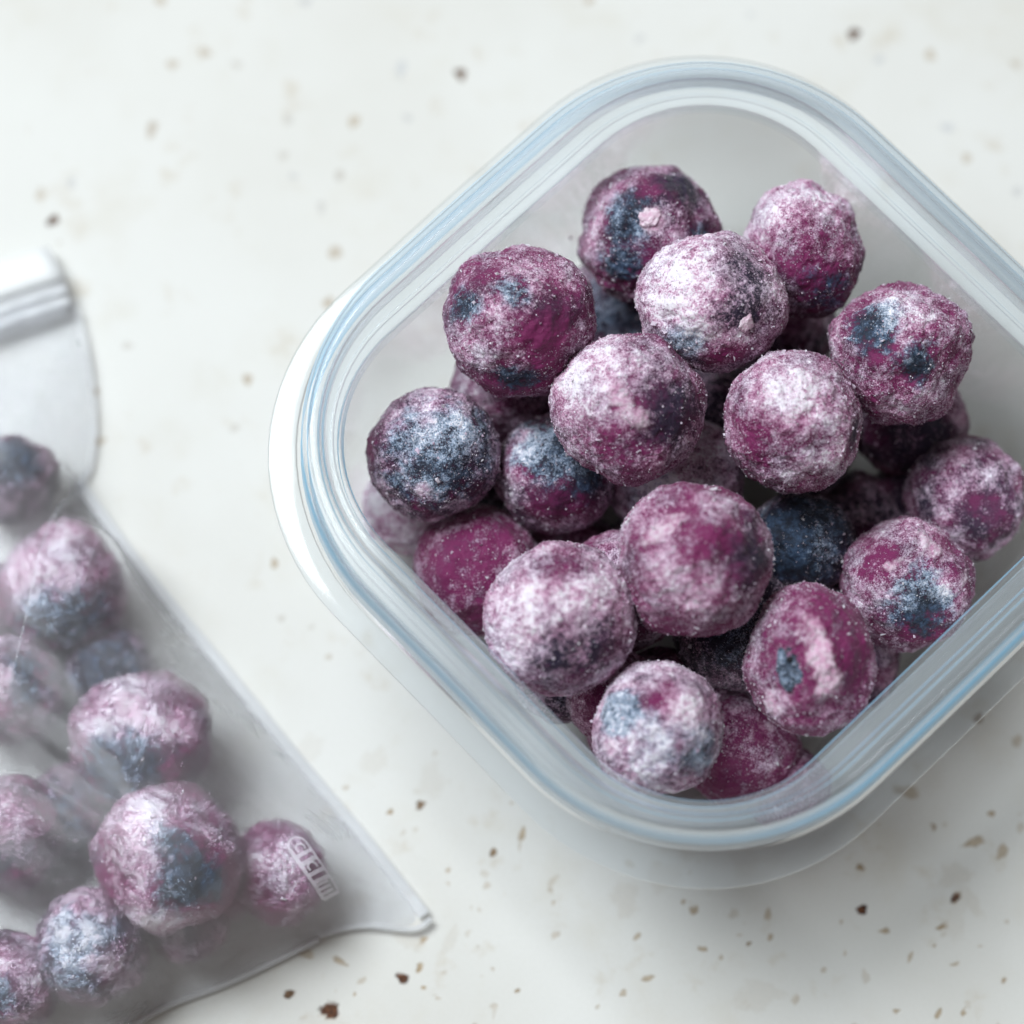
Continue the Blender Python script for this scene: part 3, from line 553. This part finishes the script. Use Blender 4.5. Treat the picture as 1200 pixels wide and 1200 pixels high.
# sealed strip along the right side: two layers of film pressed together, outside the pouch
def strip(name, path, wd, thick, mat, zoff, side=1, parent=bag):
    p = np.array(path, float); p = np.array([q for q in spline([tuple(a) for a in p], 8)]); t = np.gradient(p[:, :2], axis=0); t /= np.linalg.norm(t, axis=1)[:, None]
    nrm = np.stack([-t[:, 1], t[:, 0]], 1)*side; v = []; f = []
    prof = [(0, 0), (0, thick), (wd*.15, thick*1.5), (wd*.85, thick*1.1), (wd, thick*.8), (wd, 0)]
    for i in range(len(p)):
        for (s, z) in prof:
            xy = p[i, :2]+nrm[i]*s; v.append((xy[0], xy[1], p[i, 2]+zoff+z+.12*math.sin(i*.45)*s/wd))
    m = len(prof)
    for i in range(len(p)-1):
        for k in range(m): f.append((i*m+k, i*m+(k+1) % m, (i+1)*m+(k+1) % m, (i+1)*m+k))
    f += [tuple(range(m)), tuple(reversed(range((len(p)-1)*m, len(p)*m)))]
    return link(name, mesh_np(name, v, faces=f, smooth=False, mat=mat), parent)
SE = [(-60.6, 3.2, .5), (-53.0, -7.2, .5), (-40.9, -22.0, .45), (-30.2, -35.1, .4), (-20.8, -46.3, .35), (-15.2, -53.3, .5), (-12.4, -57.0, .8)]
strip("side_seam", SE, 1.6, .4, M_SEAM, .15)
strip("bottom_fold", [(-11.0, -56.8, .8), (-13.5, -58.1, .7), (-20.0, -57.6, .6), (-26.0, -58.9, .5)], .7, .5, M_SEAM, .2)
strip("bottom_edge", [(x, y, .55) for x, y in BAG_OUT[14:20]], .7, .35, M_SEAM, .15)
strip("neck_fold", [(-61.4, 29.2, 1.3), (-59.5, 21.1, 1.2), (-58.5, 12.9, 1.0), (-58.8, 6.3, .8), (-60.3, 3.8, .6)], .5, .25, M_SEAM, .1)
# mouth of the bag: zip track and header
def slab(name, quad, z0, z1, mat, n=14, bow=.6, parent=bag):
    a, b, c, d_ = [np.array(q, float) for q in quad]; v = []; f = []
    for L_ in range(2):
        for j in range(4):
            for i in range(n+1):
                s, t = i/n, j/3; p = (a*(1-s)+b*s)*(1-t)+(d_*(1-s)+c*s)*t
                v.append((p[0], p[1], z0+(z1-z0)*t+bow*math.sin(s*7)*(.3+.4*t)+(.35 if L_ else 0)))
    w_ = n+1; o = 4*w_
    for j in range(3):
        for i in range(n):
            q = j*w_+i; f.append((q, q+w_, q+w_+1, q+1)); f.append((o+q, o+q+1, o+q+w_+1, o+q+w_))
    for i in range(n): f.append((i, i+1, o+i+1, o+i)); q = 3*w_+i; f.append((q+1, q, o+q, o+q+1))
    for j in range(3): q = j*w_; f.append((q+w_, q, o+q, o+q+w_)); q += n; f.append((q, q+w_, o+q+w_, o+q))
    return link(name, mesh_np(name, v, faces=f, mat=mat), parent)
slab("header_strip", [(-62.9, 33.2), (-92.0, 22.4), (-94.0, 28.4), (-65.5, 38.5)], 3.6, 2.0, M_ZIP)
zt = slab("zip_track", [(-61.8, 28.8), (-92.0, 17.6), (-92.4, 22.0), (-62.9, 32.9)], 2.0, 3.2, M_SEAM)
for (a, b) in (((-62.2, 30.4), (-92, 19.3)), ((-62.7, 32.1), (-92, 21.2))):
    p = np.linspace(0, 1, 15)[:, None]; pts = np.array(a)*(1-p)+np.array(b)*p
    strip("zip_ridge", [(x, y, 3.1+.25*math.sin(i*.5)) for i, (x, y) in enumerate(pts)], .9, .12, M_SEAM, .3, parent=zt)
# white print near the corner: a rounded frame divided into boxes with marks
def printed_mark():
    o = np.array((-28.5, -48.9)); e = np.array((-23.8, -55.2)); L_ = np.linalg.norm(e-o); ax = (e-o)/L_; ay = np.array((-ax[1], ax[0]))
    W = 2.4; v = []; f = []
    def bar(x0, y0, x1, y1, wd=.30):
        d_ = np.array((x1-x0, y1-y0)); l = np.linalg.norm(d_); t = d_/l; nn = np.array((-t[1], t[0]))*wd/2; k = max(2, int(l/.35)); b0 = len(v)
        for i in range(k+1):
            for s in (-1, 1):
                q = np.array((x0, y0))+d_*i/k+nn*s; p = o+ax*q[0]+ay*q[1]; zz = float(sample(np.array([p[0]]), np.array([p[1]]))[0]); v.append((p[0], p[1], zz+.12))
        for i in range(k): f.append((b0+2*i, b0+2*i+1, b0+2*i+3, b0+2*i+2))
    def arc(cx, cy, r, a0, a1, n=8):
        for i in range(n):
            s, t = math.radians(a0+(a1-a0)*i/n), math.radians(a0+(a1-a0)*(i+1)/n); bar(cx+r*math.cos(s), cy+r*math.sin(s), cx+r*math.cos(t), cy+r*math.sin(t))
    bar(.9, -W/2, L_, -W/2, .5); bar(.9, W/2, L_-.2, W/2, .3); arc(.9, 0, W/2, 90, 270)
    arc(1.35, .1, .6, 50, 310); bar(2.15, -W/2, 2.15, W/2, .5)
    bar(3.3, -W/2, 3.3, W/2, .6); arc(4.15, 0, .6, 60, 300); bar(4.9, -W/2, 4.9, W/2, .5)
    bar(5.9, -W/2, 5.9, W/2, .5)
    for k in range(3): bar(6.35+.5*k, -W/2, 6.35+.5*k, W/2-.5, .32)
    bar(L_, -W/2, L_, W/2, .4)
    link("printed_mark", mesh_np("printed_mark", v, faces=f, mat=M_PRINT), bag)
printed_mark()
